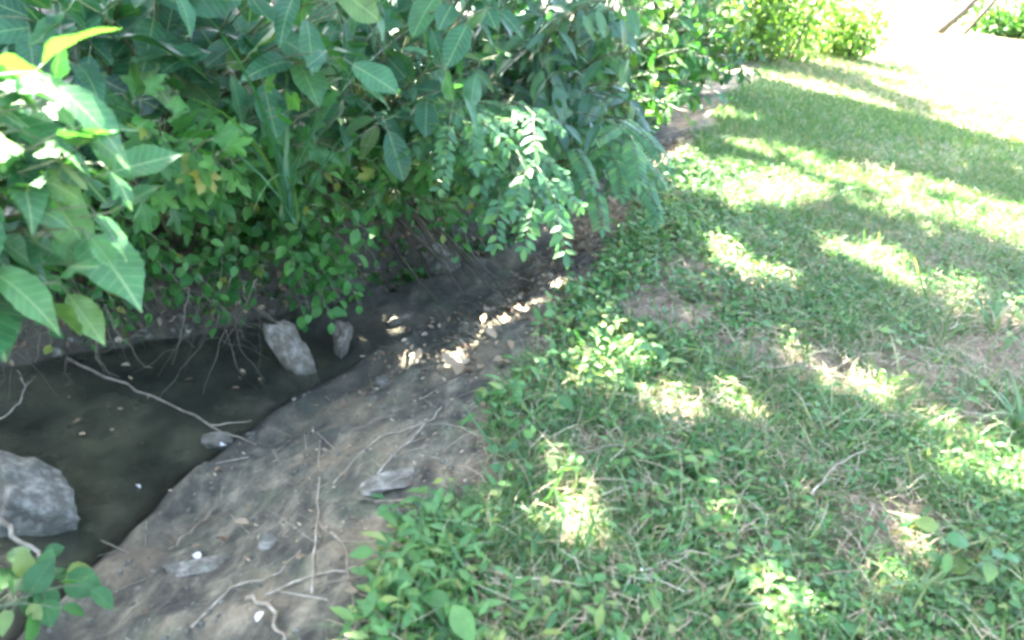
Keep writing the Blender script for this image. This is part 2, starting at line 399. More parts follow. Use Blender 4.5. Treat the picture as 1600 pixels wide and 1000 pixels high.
# ------------------------------------------------------------------ gaps cut into the unseen tree crowns to place the sun patches
def gpoly(pts, z=0): return [tuple(flat(x, y, z)[:2]) for x, y in pts]
BRIGHT = [gpoly(p) for p in (
    [(1150, 226), (1240, 250), (1337, 268), (1469, 300), (1640, 356), (1640, 402), (1440, 362), (1285, 306), (1220, 275)],
    [(1222, 545), (1300, 585), (1390, 622), (1470, 650), (1560, 680), (1530, 705), (1430, 700), (1330, 640), (1240, 590)],
    [(1000, 622), (1060, 632), (1105, 668), (1060, 690), (1005, 655)],
    [(850, 745), (905, 770), (965, 850), (925, 880), (870, 810)],
    [(1335, 780), (1400, 790), (1490, 880), (1440, 895), (1360, 830)],
    [(1180, 960), (1260, 955), (1330, 1010), (1200, 1020)],
    [(1000, 455), (1060, 470), (1095, 520), (1040, 510)],
    [(1300, 395), (1400, 425), (1480, 470), (1400, 460)],
    [(1290, 400), (1380, 405), (1500, 455), (1580, 500), (1500, 500), (1380, 450)],
    [(1100, 390), (1160, 400), (1230, 450), (1170, 445)],
    [(1120, 600), (1160, 610), (1200, 660), (1150, 650)],
    [(1480, 740), (1560, 760), (1620, 830), (1540, 820)],
    [(1080, 800), (1130, 820), (1170, 880), (1110, 860)],
    [(960, 530), (1000, 540), (1030, 590), (985, 580)],
    [(800, 800), (840, 800), (850, 850), (815, 850)],
)]
TARGETS = [(at(35, 130, 1.75), .26), (at(850, 290, 3.25), .14), (at(795, 245, 3.2), .08), (at(1075, 20, 7.2), .7), (at(1010, 60, 6.2), .25), (at(690, 60, 3.4), .07)]
def blocks(P):
    """leaves that stand in the sun's way to one of the sunlit sprays"""
    h = np.zeros(len(P), bool)
    for c, r in TARGETS:
        d = P - c; t = d @ SUN_VEC; h |= (t > r * 1.3) & (np.linalg.norm(d - t[:, None] * SUN_VEC, axis=1) < r)
    return h
SPOTS = [(sunfoot(at(35, 120, 1.72))[0], .24), (sunfoot(at(840, 285, 3.25))[0], .13), (sunfoot(at(795, 250, 3.2))[0], .08),
         (sunfoot(at(1075, 20, 6.5))[0], .45), (sunfoot(at(690, 60, 3.6))[0], .07), (sunfoot(at(1130, 130, 9.5))[0], .35), (sunfoot(at(1120, 60, 8.0))[0], .4)]
for x, y in [(705, 560), (745, 572), (640, 520), (775, 510), (800, 540), (845, 530), (870, 535), (820, 498), (760, 540), (885, 505), (715, 590), (690, 530)]:
    SPOTS.append((sunfoot(flat(x, y, -.22))[0], .13)); TARGETS.append((flat(x, y, -.2), .09))
E_LINE = (np.array([3.3, 12.53]), np.array([5.59, 9.49]))
STREAK = gpoly([(1255, 112), (1330, 122), (1470, 180), (1450, 192), (1340, 150)])
def widen(p, k):
    c = np.mean(p, axis=0); return [tuple(c + (np.array(q) - c) * (1 + k) ) for q in p]
BRIGHT = [widen(p, .1) for p in BRIGHT]
def sunlit(P):
    """true where the photograph's sun reaches the ground under P's ray"""
    Q = sunfoot(P); Q = Q + RNG.normal(0, .035, Q.shape) + .05 * np.stack([fbm(Q[:, 0] * 3, Q[:, 1] * 3, 3), fbm(Q[:, 0] * 3 + 40, Q[:, 1] * 3, 3)], 1) * 2
    s = np.zeros(len(Q), bool)
    for p in BRIGHT:
        for ox, oy in ((0, 0), (.075, 0), (-.075, 0), (0, .075), (0, -.075)): s |= inpoly(Q + [ox, oy], p)
    s &= fbm(Q[:, 0] * 6.5 + 60, Q[:, 1] * 6.5 + 20, 2) < np.where(Q[:, 1] > 4.5, .36, .2)     # sprays of leaves across the gaps
    for c, r in SPOTS: s |= ((Q - c) ** 2).sum(1) < r * r
    s |= fbm(Q[:, 0] * 2.1 + 11, Q[:, 1] * 2.1 + 4, 3) > np.where(Q[:, 1] > 6.3, .5, .38)
    s |= fbm(Q[:, 0] * 7 + 31, Q[:, 1] * 7 + 14, 2) > np.where(Q[:, 1] > 6.3, .46, .31)
    a, b = E_LINE; d = b - a
    side = d[0] * (Q[:, 1] - a[1]) - d[1] * (Q[:, 0] - a[0])
    s |= (side > 0) & ~inpoly(Q, STREAK)
    return s

# ------------------------------------------------------------------ plants made of stems and single leaves
def place(name, me, root, base, P, R, s, kind=None):
    o = bpy.data.objects.new(name, me); COL.objects.link(o); o.parent = root
    m = Matrix.Identity(4)
    for i in range(3):
        for j in range(3): m[i][j] = R[i, j] * (s[j] if hasattr(s, '__len__') else s)
        m[i][3] = P[i] - base[i]
    o.matrix_basis = m; return o
def leaf_meshes(name, tmpls, mat): return [mesh_np(name, V, T, mat, rnd=np.full(len(V), RNG.random()), luv=L) for V, T, L in tmpls]

def leafy(name, base, label, cat, tips, tmpls, mat, size, group=None, nodes=(5, 8), start=.35, petiole=.25, up=.35, outw=.8,
          droop=.25, sag=.15, stem_r=.006, stem_mat='stem', cap=300, facing=.35, size_var=.25, leaf_name='leaf', clear=True):
    """a shrub: stems from the base to the given tips, leaves set along them"""
    base = np.asarray(base, float); root = thing(name, base, label, cat, group)
    st = []; LP, LD, LN, LS = [], [], [], []
    for tip in tips:
        tip = np.asarray(tip, float); d = tip - base; ln = np.linalg.norm(d)
        mid = base + d * .5 + np.array([0, 0, sag * ln]) + RNG.normal(0, .05 * ln, 3)
        pts = bez(base + RNG.normal(0, .03, 3) * [1, 1, 0], mid, tip, 10)
        st.append((pts, np.linspace(stem_r * (1 + .4 * ln), stem_r * .35, 10), 5))
        k = int(RNG.integers(nodes[0], nodes[1] + 1)); T = nrm(np.gradient(pts, axis=0)); ph = RNG.random() * 6.3
        for j in range(k):
            t = start + (1 - start) * (j + .5 + RNG.uniform(-.3, .3)) / k
            if j == k - 1: t = 1.0
            q = t * 9; i = min(int(q), 8); fr = q - i
            p = pts[i] * (1 - fr) + pts[i + 1] * fr; ax = T[i]
            ph += 2.4; a1 = nrm(np.cross(ax, [.2, .1, 1.])); b1 = np.cross(ax, a1)
            rad_ = a1 * math.cos(ph) + b1 * math.sin(ph)
            dd = nrm(rad_ * outw + ax * (1.0 if j == k - 1 else .45) + np.array([0, 0, -droop]) + RNG.normal(0, .18, 3))
            tc = nrm(CAM - p)
            nn = nrm(np.array([0, 0, 1.0]) * up + tc * facing * RNG.uniform(.2, 1.4) + rad_ * .1 + RNG.normal(0, .3, 3))
            s = size * (1 + RNG.uniform(-size_var, size_var)) * (.75 if j == k - 1 else 1)
            p2 = p + dd * s * petiole
            if petiole > .1: st.append((np.stack([p, (p + p2) / 2 + [0, 0, .01 * s], p2 + dd * .06 * s]), stem_r * .3, 4))
            LP.append(p2); LD.append(dd); LN.append(nn); LS.append(s)
    LP, LD, LN, LS = map(np.array, (LP, LD, LN, LS))
    if clear:
        ok = np.ones(len(LP), bool)
        Q = sunfoot(LP); hit = np.zeros(len(LP), bool)
        for p_ in BRIGHT: hit |= inpoly(Q, p_)
        ok &= ~(hit & (LP[:, 2] > .6) & (RNG.random(len(LP)) < .95)) & ~blocks(LP + LD * LS[:, None] * .5)
        LP, LD, LN, LS = LP[ok], LD[ok], LN[ok], LS[ok]
    stem = obj('stem', tubes_mesh('stem', [(p - base, r, s) for p, r, s in st], MAT[stem_mat]), root)
    meshes = leaf_meshes(leaf_name, tmpls, mat); R = basis(LD, LN)
    x, y, zz = pix(LP); vis = in_view(LP, 60)
    order = np.argsort(np.where(vis, zz, 100 + zz))
    single = order[:cap]; single = single[vis[single]]; rest = np.setdiff1d(np.arange(len(LP)), single)
    for k in single: place(leaf_name, meshes[k % len(meshes)], root, base, LP[k], R[k], float(LS[k]))
    if len(rest):
        V, T, L, r = scatter(tmpls[0], LP[rest] - base, LD[rest], LN[rest], LS[rest])
        tag(obj('foliage', mesh_np('foliage', V, T, mat, r, L), root), kind='stuff')
    return root
def region(n, x0, x1, y0, y1, d0, d1, pw=1.0):
    return [at(RNG.uniform(x0, x1), RNG.uniform(y0, y1), d0 + (d1 - d0) * RNG.random() ** pw) for _ in range(n)]

T_broad = [leaf(.30, 16, .38, .22, .35, 1.1, .022, .03), leaf(.27, 16, .42, .35, .5, 1.0, .03, .03), leaf(.33, 16, .36, .15, .2, 1.2, .025, .03), leaf(.24, 16, .40, .45, .1, 1.1, .03, .03), lobed(3, .6, .9, .35)]
T_oval = [leaf(.27, 11, .5, .18, .3, .8, .018), leaf(.22, 11, .48, .32, .5, .9, .025), leaf(.29, 11, .52, .2, .1, .8, .02), leaf(.25, 11, .45, .4, -.15, 1.0, .03)]
T_long = [leaf(.17, 7, .42, .25, .35, 1.1, .01), leaf(.15, 7, .4, .3, .5, 1.1), leaf(.19, 7, .45, .2, .2, 1.0)]
T_small = [leaf(.33, 5, .42, .2, .15, .9), leaf(.30, 5, .4, .3, .3, .9)]
T_lob = [lobed(5, .45, 2.1, .25), lobed(3, .5, 1.2, .3), lobed(5, .5, 1.9, .15)]
T_lit = [leaf(.26, 6, .5, .5, -.3, .9, .04), leaf(.22, 6, .45, -.5, .4, .9, .05), leaf(.28, 6, .5, .7, .15, .9, .03)]

# near broad-leaved shrub hanging in from the left
leafy('broad_leaf_shrub', (-2.35, 1.75, .1), 'large broad-leaved shrub hanging over the pool at the left edge, partly in sun', 'shrub',
      region(9, -60, 110, 80, 200, 1.65, 2.0) + region(19, -40, 180, 190, 340, 1.75, 2.4) + region(13, -60, 130, 340, 450, 1.8, 2.3) + region(6, -250, -60, 50, 400, 1.7, 2.3),
      T_broad, MAT['broad'], .155, nodes=(5, 8), start=.6, facing=.35, up=.7, droop=.35, size_var=.4)
leafy('oval_leaf_shrub', (-1.75, 3.55, .35), 'shrub with big dull oval leaves at the top left above the dark hollow', 'shrub',
      region(24, 90, 560, -90, 100, 2.5, 3.4) + region(8, -60, 120, -120, 40, 2.6, 3.4),
      T_oval, MAT['dark'], .20, nodes=(4, 7), start=.5, facing=.4, up=.55, droop=.3, size_var=.4)
leafy('lobed_leaf_vine', (-1.55, 3.3, .1), 'vine with notched leaves below the oval-leaved shrub', 'vine',
      region(15, 190, 370, 130, 310, 2.5, 2.9) + region(14, 330, 500, 100, 270, 2.7, 3.2),
      T_lob, MAT['small'], .115, nodes=(5, 7), start=.5, facing=.6, up=.35, droop=.2)
leafy('drooping_shrub', (-.9, 4.35, .35), 'shrub with drooping dark green leaves, top middle above the hanging sprays', 'shrub',
      region(52, 430, 790, -110, 200, 3.0, 4.2), T_oval + T_long, MAT['dark'], .15, nodes=(7, 11), size_var=.45, start=.4, facing=.4, up=.45, droop=.45)
leafy('blue_grey_shrub', (-.1, 5.3, .35), 'shrub with long blue-grey leaves right of the drooping shrub', 'shrub',
      region(64, 690, 1010, -110, 200, 3.6, 5.0), T_long, MAT['grey'], .145, nodes=(8, 12), size_var=.4, start=.35, facing=.35, up=.45, droop=.4)
leafy('ivy_leaved_vine', (-.75, 4.2, .1), 'mid green lobed vine hanging under the drooping shrub', 'vine',
      region(26, 500, 730, 210, 330, 3.3, 3.9), T_lob[:2], MAT['small'], .105, nodes=(6, 9), start=.4, facing=.55, up=.4, droop=.3)
leafy('wall_creeper', (-1.35, 3.75, .3), 'small-leaved bright creeper trailing down the far bank to the pool', 'creeper',
      region(46, 290, 600, 220, 440, 3.2, 3.9) + region(20, 310, 410, 380, 515, 3.5, 3.8) + region(20, 470, 570, 380, 525, 3.5, 3.9),
      T_small, MAT['small'], .062, nodes=(14, 21), start=.25, facing=.5, up=.4, droop=.35, stem_r=.003)
leafy('pool_side_creeper', (-2.2, 3.3, .3), 'dark small-leaved creeper on the far bank behind the broad-leaved shrub', 'creeper',
      region(50, -60, 340, 290, 490, 3.3, 3.9) + region(16, -40, 260, 470, 535, 3.5, 3.9), T_small, MAT['small'], .068, nodes=(12, 18), start=.25, facing=.4, up=.4, droop=.4, stem_r=.003)
leafy('trailing_creeper', (-.55, 4.75, .25), 'small-leaved creeper trailing between the roots and the feathery shrub', 'creeper',
      region(30, 560, 860, 280, 400, 3.9, 4.6), T_small, MAT['small'], .06, nodes=(9, 14), start=.3, facing=.4, up=.4, droop=.4, stem_r=.003)
leafy('dark_backing_shrub', (-2.6, 4.4, .5), 'dense dark shrub filling the shade behind the oval-leaved shrub', 'shrub',
      region(60, -150, 520, -160, 330, 3.6, 4.8), T_oval, MAT['dark'], .20, nodes=(7, 10), start=.3, facing=.2, up=.5, droop=.3)
leafy('deep_shade_shrub', (-.8, 5.6, .45), 'dense shrub deep in the shade behind the blue-grey and drooping shrubs', 'shrub',
      region(70, 420, 1000, -160, 250, 4.6, 6.2), T_oval, MAT['dark'], .17, nodes=(7, 11), start=.25, facing=.2, up=.5, droop=.3)

# pinnate sprays
def frond_parts(n=9, L=.34):
    t = np.linspace(0, 1, 10); rp = np.stack([0 * t, t * L, -.10 * t * t * L * 2], 1)
    rach = tubes_mesh('frond', [(rp, np.linspace(.0022, .0008, 10), 4)], MAT['stem'])
    spots = []
    for i in range(n):
        f = .18 + .8 * i / (n - 1)
        p = np.array([0, f * L, -.2 * f * f * L])
        for s in (-1, 1):
            d = nrm(np.array([s * 1.0, .55, -.25])); spots.append((p, d, np.array([s * .1, 0.1, 1.0]), L * .30 * (1 - .45 * abs(f - .45))))
    spots.append((np.array([0, L, -.2 * L]), nrm(np.array([0, 1, -.4])), np.array([0, .3, 1.]), L * .26))
    return rach, spots
def pinnate(name, base, label, tips, L, nf, lw, mat, n=9, group=None, single=True):
    base = np.asarray(base, float); root = thing(name, base, label, 'shrub', group)
    rach, spots = frond_parts(n, L); lm = leaf_meshes('leaflet', [leaf(lw, 5, .45, .2, .15, .85)], MAT[mat])[0]
    lt = leaf(lw, 4, .45, .2, .15, .85); st = []; FP, FD, FN = [], [], []
    for tip in tips:
        tip = np.asarray(tip, float); d = tip - base; ln = np.linalg.norm(d)
        pts = bez(base, base + d * .5 + [0, 0, .28 * ln], tip, 10); st.append((pts - base, np.linspace(.007, .002, 10), 5))
        T = nrm(np.gradient(pts, axis=0)); ph = RNG.random() * 6
        for j in range(nf):
            t = .55 + .45 * j / (nf - 1); q = t * 9; i = min(int(q), 8); p = pts[i] + (pts[i + 1] - pts[i]) * (q - i)
            side = nrm(np.cross(T[i], [0, 0, 1.])) * (1 if j % 2 else -1)
            FP.append(p); FD.append(nrm(side * (.9 if j < nf - 1 else .1) + T[i] * .7 + [0, 0, -.35] + RNG.normal(0, .15, 3)))
            FN.append(nrm(np.array([0, 0, 1.]) + .5 * nrm(CAM - p) + RNG.normal(0, .2, 3)))
    obj('stem', tubes_mesh('stem', st, MAT['stem']), root)
    R = basis(np.array(FD), np.array(FN))
    for k in range(len(FP)):
        f = place('frond', rach, root, base, FP[k], R[k], float(RNG.uniform(.8, 1.15)))
        if single:
            for p, d, nn, s in spots:
                if RNG.random() < .08: continue
                Rl = basis(d[None], nn[None])[0]; place('leaflet', lm, f, np.zeros(3), p, basis(nrm(d + RNG.normal(0, .14, 3))[None], nrm(nn + RNG.normal(0, .2, 3))[None])[0], float(s * RNG.uniform(.75, 1.15)))
        else:
            V, T, Lu, r = scatter(lt, np.array([q[0] for q in spots]), np.array([q[1] for q in spots]), np.array([q[2] for q in spots]), np.array([q[3] for q in spots]))
            tag(obj('leaflets', mesh_np('leaflets', V, T, MAT[mat], r, Lu), f), kind='stuff')
    return root
pinnate('pinnate_shrub', (-.45, 4.4, .3), 'feathery shrub with paired leaflets arching out over the gully, its tip in sun',
        region(9, 690, 840, 160, 280, 3.1, 3.5) + [at(865, 305, 3.2), at(835, 315, 3.25), at(780, 300, 3.3)], .22, 6, .25, 'pinnate', 7)
pinnate('fern_like_shrub', (.15, 5.2, .15), 'fine pale feathery shrub between the arching sprays and the grass edge',
        region(10, 880, 1010, 170, 300, 3.9, 4.5), .24, 5, .2, 'pinnate', 9, single=False)

# receding row of shrubs along the gully
for k, (nm, lab, bx, by, sz, n, box, mt) in enumerate([
        ('glossy_hedge_shrub', 'dark leafy shrub hanging over the gully next beyond the blue-grey shrub', .55, 6.9, .14, 60, (920, 1080, -120, 235, 5.6, 7.0), 'hedge'),
        ('sunlit_hedge_shrub', 'shrub with yellow-green sunlit leaves in the row beside the lawn', 1.2, 8.8, .13, 70, (1000, 1140, -140, 190, 6.8, 8.8), 'hedge'),
        ('end_hedge_shrub', 'farthest leafy shrub of the row, beside the bare earth patch', 2.1, 11.2, .13, 70, (1080, 1190, -140, 130, 9.0, 11.5), 'hedge')]):
    leafy(nm, (bx - .35, by, .1), lab, 'shrub', region(n, *box), T_oval if k else T_long, MAT[mt], sz, nodes=(9, 14), start=.2, facing=.25, up=.5, droop=.3)

# bushes standing in the field
def bush(name, base, h, r, n, ls, label, mat='hedge', group=None):
    base = np.asarray(base, float); root = thing(name, base, label, 'bush', group)
    st = []; P = []
    for i in range(26):
        a = RNG.random() * 6.3; tip = np.array([math.cos(a) * r * RNG.uniform(.2, 1), math.sin(a) * r * RNG.uniform(.2, 1), h * RNG.uniform(.45, 1)])
        st.append((bez(tip * [.45, .45, 0], tip * [.5, .5, .6], tip, 7), np.linspace(.011, .003, 7), 5))
        m = n // 26; u_ = np.linspace(.06, 1, m)[:, None]; c = np.hstack([tip[:2] * (.45 + .55 * u_), tip[2] * u_]); P.append(c + RNG.normal(0, r * .11, (m, 3)))
    P = np.vstack(P); P = P[P[:, 2] > .03]; D = nrm(P * [1, 1, .3] + RNG.normal(0, .5, P.shape)); N = nrm(RNG.normal(0, .6, P.shape) + [0, 0, .8])
    obj('stem', tubes_mesh('stem', st, MAT['bark']), root)
    V, T, L, rr = scatter(leaf(.3, 4, .45, .2, .2), P, D, N, RNG.uniform(.7, 1.2, len(P)) * ls)
    tag(obj('crown', mesh_np('crown', V, T, MAT[mat], rr, L), root), kind='stuff')
    return root
b1 = flat(1235, 112, 0); b2 = flat(1320, 100, 0)
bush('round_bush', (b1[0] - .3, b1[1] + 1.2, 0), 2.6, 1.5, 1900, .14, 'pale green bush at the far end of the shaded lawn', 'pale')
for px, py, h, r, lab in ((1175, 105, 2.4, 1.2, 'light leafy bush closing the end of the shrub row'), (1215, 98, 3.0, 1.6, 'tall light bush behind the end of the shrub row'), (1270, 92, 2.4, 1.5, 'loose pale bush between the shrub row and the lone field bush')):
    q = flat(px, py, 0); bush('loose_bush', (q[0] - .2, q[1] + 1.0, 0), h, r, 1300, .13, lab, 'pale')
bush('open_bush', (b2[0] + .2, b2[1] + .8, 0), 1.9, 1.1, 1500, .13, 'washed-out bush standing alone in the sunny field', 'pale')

def tree(name, base, h, r, zc, n, ls, label, group=None, lean=(0, 0), tr=.12, cover=True, mat='canopy', rz=None):
    base = np.asarray(base, float); root = thing(name, base, label, 'tree', group); rz = rz or (h - zc)
    top = np.array([lean[0], lean[1], zc]); tp = wob(bez(np.zeros(3), top * ([.5, .5, .5] if lean[0] else [.3, .3, .5]), top, 8), tr * .15, 3)
    obj('trunk', tubes_mesh('trunk', [(tp, np.linspace(tr, tr * .45, 8), 9)], MAT['bark']), root)
    st = []; C = []
    for i in range(16):
        d = nrm(RNG.normal(0, 1, 3) * [1, 1, .8]); q = top + d * np.array([r, r, rz]) * RNG.uniform(.5, .95)
        a = tp[RNG.integers(4, 8)]; st.append((bez(a, (a + q) / 2 + [0, 0, .3], q, 7), np.linspace(tr * .35, .012, 7), 6)); C.append(q)
    obj('branches', tubes_mesh('branches', st, MAT['bark']), root)
    P = RNG.normal(0, 1, (n, 3)); P = nrm(P) * RNG.random((n, 1)) ** (1 / 2.6)
    P = P * np.array([r, r, rz]) + top
    D = nrm(RNG.normal(0, 1, P.shape) + [0, 0, -.3])
    if cover: k = ~sunlit(P + base + D * ls * .5) & ~blocks(P + base + D * ls * .5); P = P[k]; D = D[k]  # drops crown leaves wherever a sun patch should land
    N = nrm(RNG.normal(0, .5, P.shape) + [0, 0, 1])
    V, T, L, rr = scatter(leaf(.36, 3, .5, .15, .2), P, D, N, RNG.uniform(.7, 1.25, len(P)) * ls)
    tag(obj('crown', mesh_np('crown', V, T, MAT[mat], rr, L), root), kind='stuff')
    return root
for k, (x, y, h, r, zc) in enumerate([(-4.6, 5.0, 8.2, 2.6, 5.8), (-3.1, 7.8, 8.4, 2.7, 5.9), (-1.2, 10.6, 8.6, 2.7, 6.0), (-5.9, 2.2, 8.0, 2.5, 5.6), (.3, 13.4, 8.2, 2.7, 5.7),
                                      (-6.2, 7.8, 8.8, 2.7, 6.2), (.35, 8.6, 8.6, 2.5, 6.2), (-1.2, 5.2, 8.4, 2.4, 6.0), (1.8, 16.0, 8.0, 2.5, 5.6)]):
    tree('shade_tree', (x, y, .5), h, r, zc, 13500, .155, 'unseen tree behind the gully shrubs, crown shaped to shade the bank', 'unseen trees along the gully, crowns shaped for the shade')  # unseen trees, set and shaped to cast the shade and dapples
t1 = flat(1462, 56, 0); t2 = flat(1500, 60, 0)
tree('leaning_tree', (t1[0], t1[1], 0), 9.5, 3.4, 6.4, 3800, .34, 'leaning dark-trunked tree at the top right, left of two', lean=(4.4, .5), tr=.15, cover=False, mat='hedge')
tree('slim_leaning_tree', (t2[0], t2[1], 0), 9.5, 3.4, 6.6, 3800, .34, 'slimmer pale leaning tree at the top right, right of two', lean=(3.4, .4), tr=.10, cover=False, mat='hedge')
b3 = flat(1560, 60, 0); bush('field_bush', (b3[0], b3[1], 0), 2.2, 2.6, 2600, .25, 'washed-out bush behind the leaning trees in the top right corner')

# ------------------------------------------------------------------ ground cover
def spread(n, y0, y1, x1max, pw=1.0, margin=110, xmin_off=-.02):
    """random spots on the bank, thinning with distance, only where the camera can look"""
    y = y0 + (y1 - y0) * RNG.random(n) ** pw
    e = prof(KE, y); x = e + xmin_off + RNG.random(n) * (x1max(y) - e)
    P = np.stack([x, y, height(x, y)], 1); return P[in_view(P, margin)]
def rdir(n, tilt):
    a = RNG.random(n) * 6.283; z = np.tan(np.clip(RNG.normal(tilt, .25, n), -1.2, 1.35)); return nrm(np.stack([np.cos(a), np.sin(a), z], 1))
xr = lambda y: 1.2 + y * .62
edge = lambda P: P[:, 0] - prof(KE, P[:, 1]) + .22 * fbm(P[:, 0] * 3, P[:, 1] * 3, 3)
BARE = [(flat(x, y, 0)[:2], r) for x, y, r in ((1290, 585, .22), (1420, 590, .25), (1180, 560, .15), (1500, 660, .22), (1400, 830, .13), (900, 820, .10), (1050, 650, .1), (1530, 570, .25), (930, 700, .08), (1040, 500, .15))]
def bare(P):
    v = np.zeros(len(P))
    for c, r in BARE: v = np.maximum(v, .75 * np.exp(-((P[:, :2] - c) ** 2).sum(1) / (r * r)))
    return v
# herbs: little plants of several leaves
P = spread(17000, 1.0, 6.5, xr, 1.25); pat = fbm(P[:, 0] * 1.3 + 9, P[:, 1] * 1.3, 4) - bare(P)
P = P[(RNG.random(len(P)) < np.clip(.52 + 2.2 * pat + .3 * (edge(P) < .45), .03, 1)) & (edge(P) > .0)]
lp, ld, ln, ls = [], [], [], []
n = len(P); big = np.clip(1.25 - edge(P) * .45, .62, 1.25) * RNG.uniform(.75, 1.25, n); tall = RNG.uniform(.35, 1, n) * (1 + .5 * (edge(P) < .3))
for k in range(7):
    a = RNG.random(n) * 6.283; rr = RNG.uniform(.005, .06, n); hh = RNG.uniform(.01, .11, n) * tall
    lp.append(P + np.stack([np.cos(a) * rr, np.sin(a) * rr, hh], 1)); ld.append(np.stack([np.cos(a), np.sin(a), RNG.normal(-.0, .5, n)], 1))
    ln.append(np.stack([RNG.normal(0, .45, n), RNG.normal(-.15, .45, n), np.ones(n)], 1)); ls.append(RNG.uniform(.02, .042, n) * big)
lp, ld, ln, ls = np.vstack(lp), np.vstack(ld), nrm(np.vstack(ln)), np.concatenate(ls)
kind2 = np.tile(fbm(P[:, 0] * 1.9 + 50, P[:, 1] * 1.9, 3) + RNG.normal(0, .12, n) > 0, 7)
A = scatter(leaf(.30, 4, .45, .25, .2), lp[~kind2], ld[~kind2], ln[~kind2], ls[~kind2]); B = scatter(leaf(.17, 4, .4, .3, .35), lp[kind2], ld[kind2] + [0, 0, .3], ln[kind2], ls[kind2] * 1.35)
V, T, L, r = np.vstack([A[0], B[0]]), np.vstack([A[1], B[1] + len(A[0])]), np.vstack([A[2], B[2]]), np.concatenate([A[3], B[3] * .6])
tag(obj('ground_cover', mesh_np('ground_cover', V, T, MAT['herb'], r, L)), 'low leafy weeds carpeting the bank', 'ground cover', kind='stuff')
# grass
P = spread(150000, .9, 7.5, xr, 1.3); pat = fbm(P[:, 0] * 1.1 + 30, P[:, 1] * 1.1, 4) - bare(P)
P = P[(RNG.random(len(P)) < np.clip(.62 + 2.0 * pat, .1, 1)) & (edge(P) > .03)]
V, T, L, r = scatter(blade(4, .02, .8), P, rdir(len(P), .85), rdir(len(P), .3), RNG.uniform(.04, .15, len(P)) * np.where(RNG.random(len(P)) < .05, 1.8, 1))
tag(obj('grass', mesh_np('grass', V, T, MAT['grass'], r, L)), 'short green grass among the weeds on the bank', 'grass', kind='stuff')
P = spread(210000, 6.3, 24, lambda y: 1.5 + y * .66, 1.5, 60); P = P[edge(P) > .1]; pat = fbm(P[:, 0] * .8 + 3, P[:, 1] * .8, 4)
P = P[RNG.random(len(P)) < np.clip(.9 + 1.2 * pat, .3, 1)]
V, T, L, r = scatter(blade(3, .045, .8), P, rdir(len(P), .8), rdir(len(P), .3), RNG.uniform(.04, .14, len(P)))
tag(obj('lawn_grass', mesh_np('lawn_grass', V, T, MAT['grass'], r, L)), 'grass of the farther lawn and field', 'grass', kind='stuff')
P = spread(70000, 9, 34, lambda y: 3 + y * .7, 1.3, 60); a_, b_ = E_LINE; d_ = b_ - a_
P = P[(d_[0] * (P[:, 1] - a_[1]) - d_[1] * (P[:, 0] - a_[0]) > 0) & (edge(P) > .3)]  # straw only past the shade line, its pale colour whitening the sunlit field
V, T, L, r = scatter(blade(3, .05, .6), P, rdir(len(P), .5), rdir(len(P), .6), RNG.uniform(.08, .2, len(P)))
tag(obj('sunlit_field_straw', mesh_np('sunlit_field_straw', V, T, MAT['straw'], r, L)), 'pale straw blades whitening the sunlit part of the open field', 'dry grass', kind='stuff')
# straw
P = spread(52000, .9, 8, xr, 1.25); pat = fbm(P[:, 0] * 1.6 + 70, P[:, 1] * 1.6, 3)
P = P[(RNG.random(len(P)) < np.clip(.55 + 1.8 * pat + bare(P), .1, 1)) & (edge(P) > -.06)]
V, T, L, r = scatter(blade(4, .008, .8), P + [0, 0, .012] + np.c_[np.zeros((len(P), 2)), RNG.random(len(P)) ** 2 * .07], rdir(len(P), .2), rdir(len(P), 1.0), RNG.uniform(.06, .2, len(P)))
tag(obj('dry_grass', mesh_np('dry_grass', V, T, MAT['straw'], r, L)), 'dry straw lying between the weeds', 'dry grass', kind='stuff')
# litter on the gully slope and along the edge
n = 5200; y = 1.6 + 6.4 * RNG.random(n) ** .8; e = prof(KE, y); wv = prof(KW, y); x = wv + (e + .35 - wv) * RNG.random(n) ** .8
P = np.stack([x, y, height(x, y) + .008], 1); keep = (P[:, 2] > WATER_Z + .02) & in_view(P) & (RNG.random(n) < np.clip(.35 + 1.6 * fbm(x * 2.2 + 5, y * 2.2, 3) + .35 * (y > 2.9), .03, 1)); P = P[keep]
V, T, L, r = scatter(T_lit[0], P, rdir(len(P), .0), nrm(RNG.normal(0, .3, P.shape) + [0, 0, 1]), RNG.uniform(.01, .032, len(P)) * np.clip(P[:, 1] / 3, .6, 1.3))
tag(obj('leaf_litter', mesh_np('leaf_litter', V, T, MAT['litter'], r, L)), 'small dead leaves strewn over the gully slope', 'leaf litter', kind='stuff')
# bits of twig and crumbs of earth on the slope and in the far bank
def strew(n, xa, xb, y0, y1):
    y = RNG.uniform(y0, y1, n); a, b = xa(y), xb(y); x = a + (b - a) * RNG.random(n); P = np.stack([x, y, height(x, y)], 1)
    return P[(P[:, 2] > WATER_Z + .01) & in_view(P)]
P = strew(700, lambda y: prof(KW, y), lambda y: prof(KE, y) + .3, .9, 7)
V, T, L, r = scatter((np.array([(-.02, 0, 0), (.02, 0, 0), (0, 0, .035), (-.012, 1, .05), (.012, 1, .05), (0, 1, .08)]), np.array([(0, 2, 5), (0, 5, 3), (2, 1, 4), (2, 4, 5), (0, 3, 4), (0, 4, 1)]), np.zeros((6, 3))),
                     P, nrm(rdir(len(P), 0) * [1, 1, .25]), np.tile([0, 0, 1.], (len(P), 1)), RNG.uniform(.02, .13, len(P)))
tag(obj('twig_litter', mesh_np('twig_litter', V, T, MAT['twig'], r, L)), 'broken bits of twig strewn over the gully slope', 'twig litter', kind='stuff')
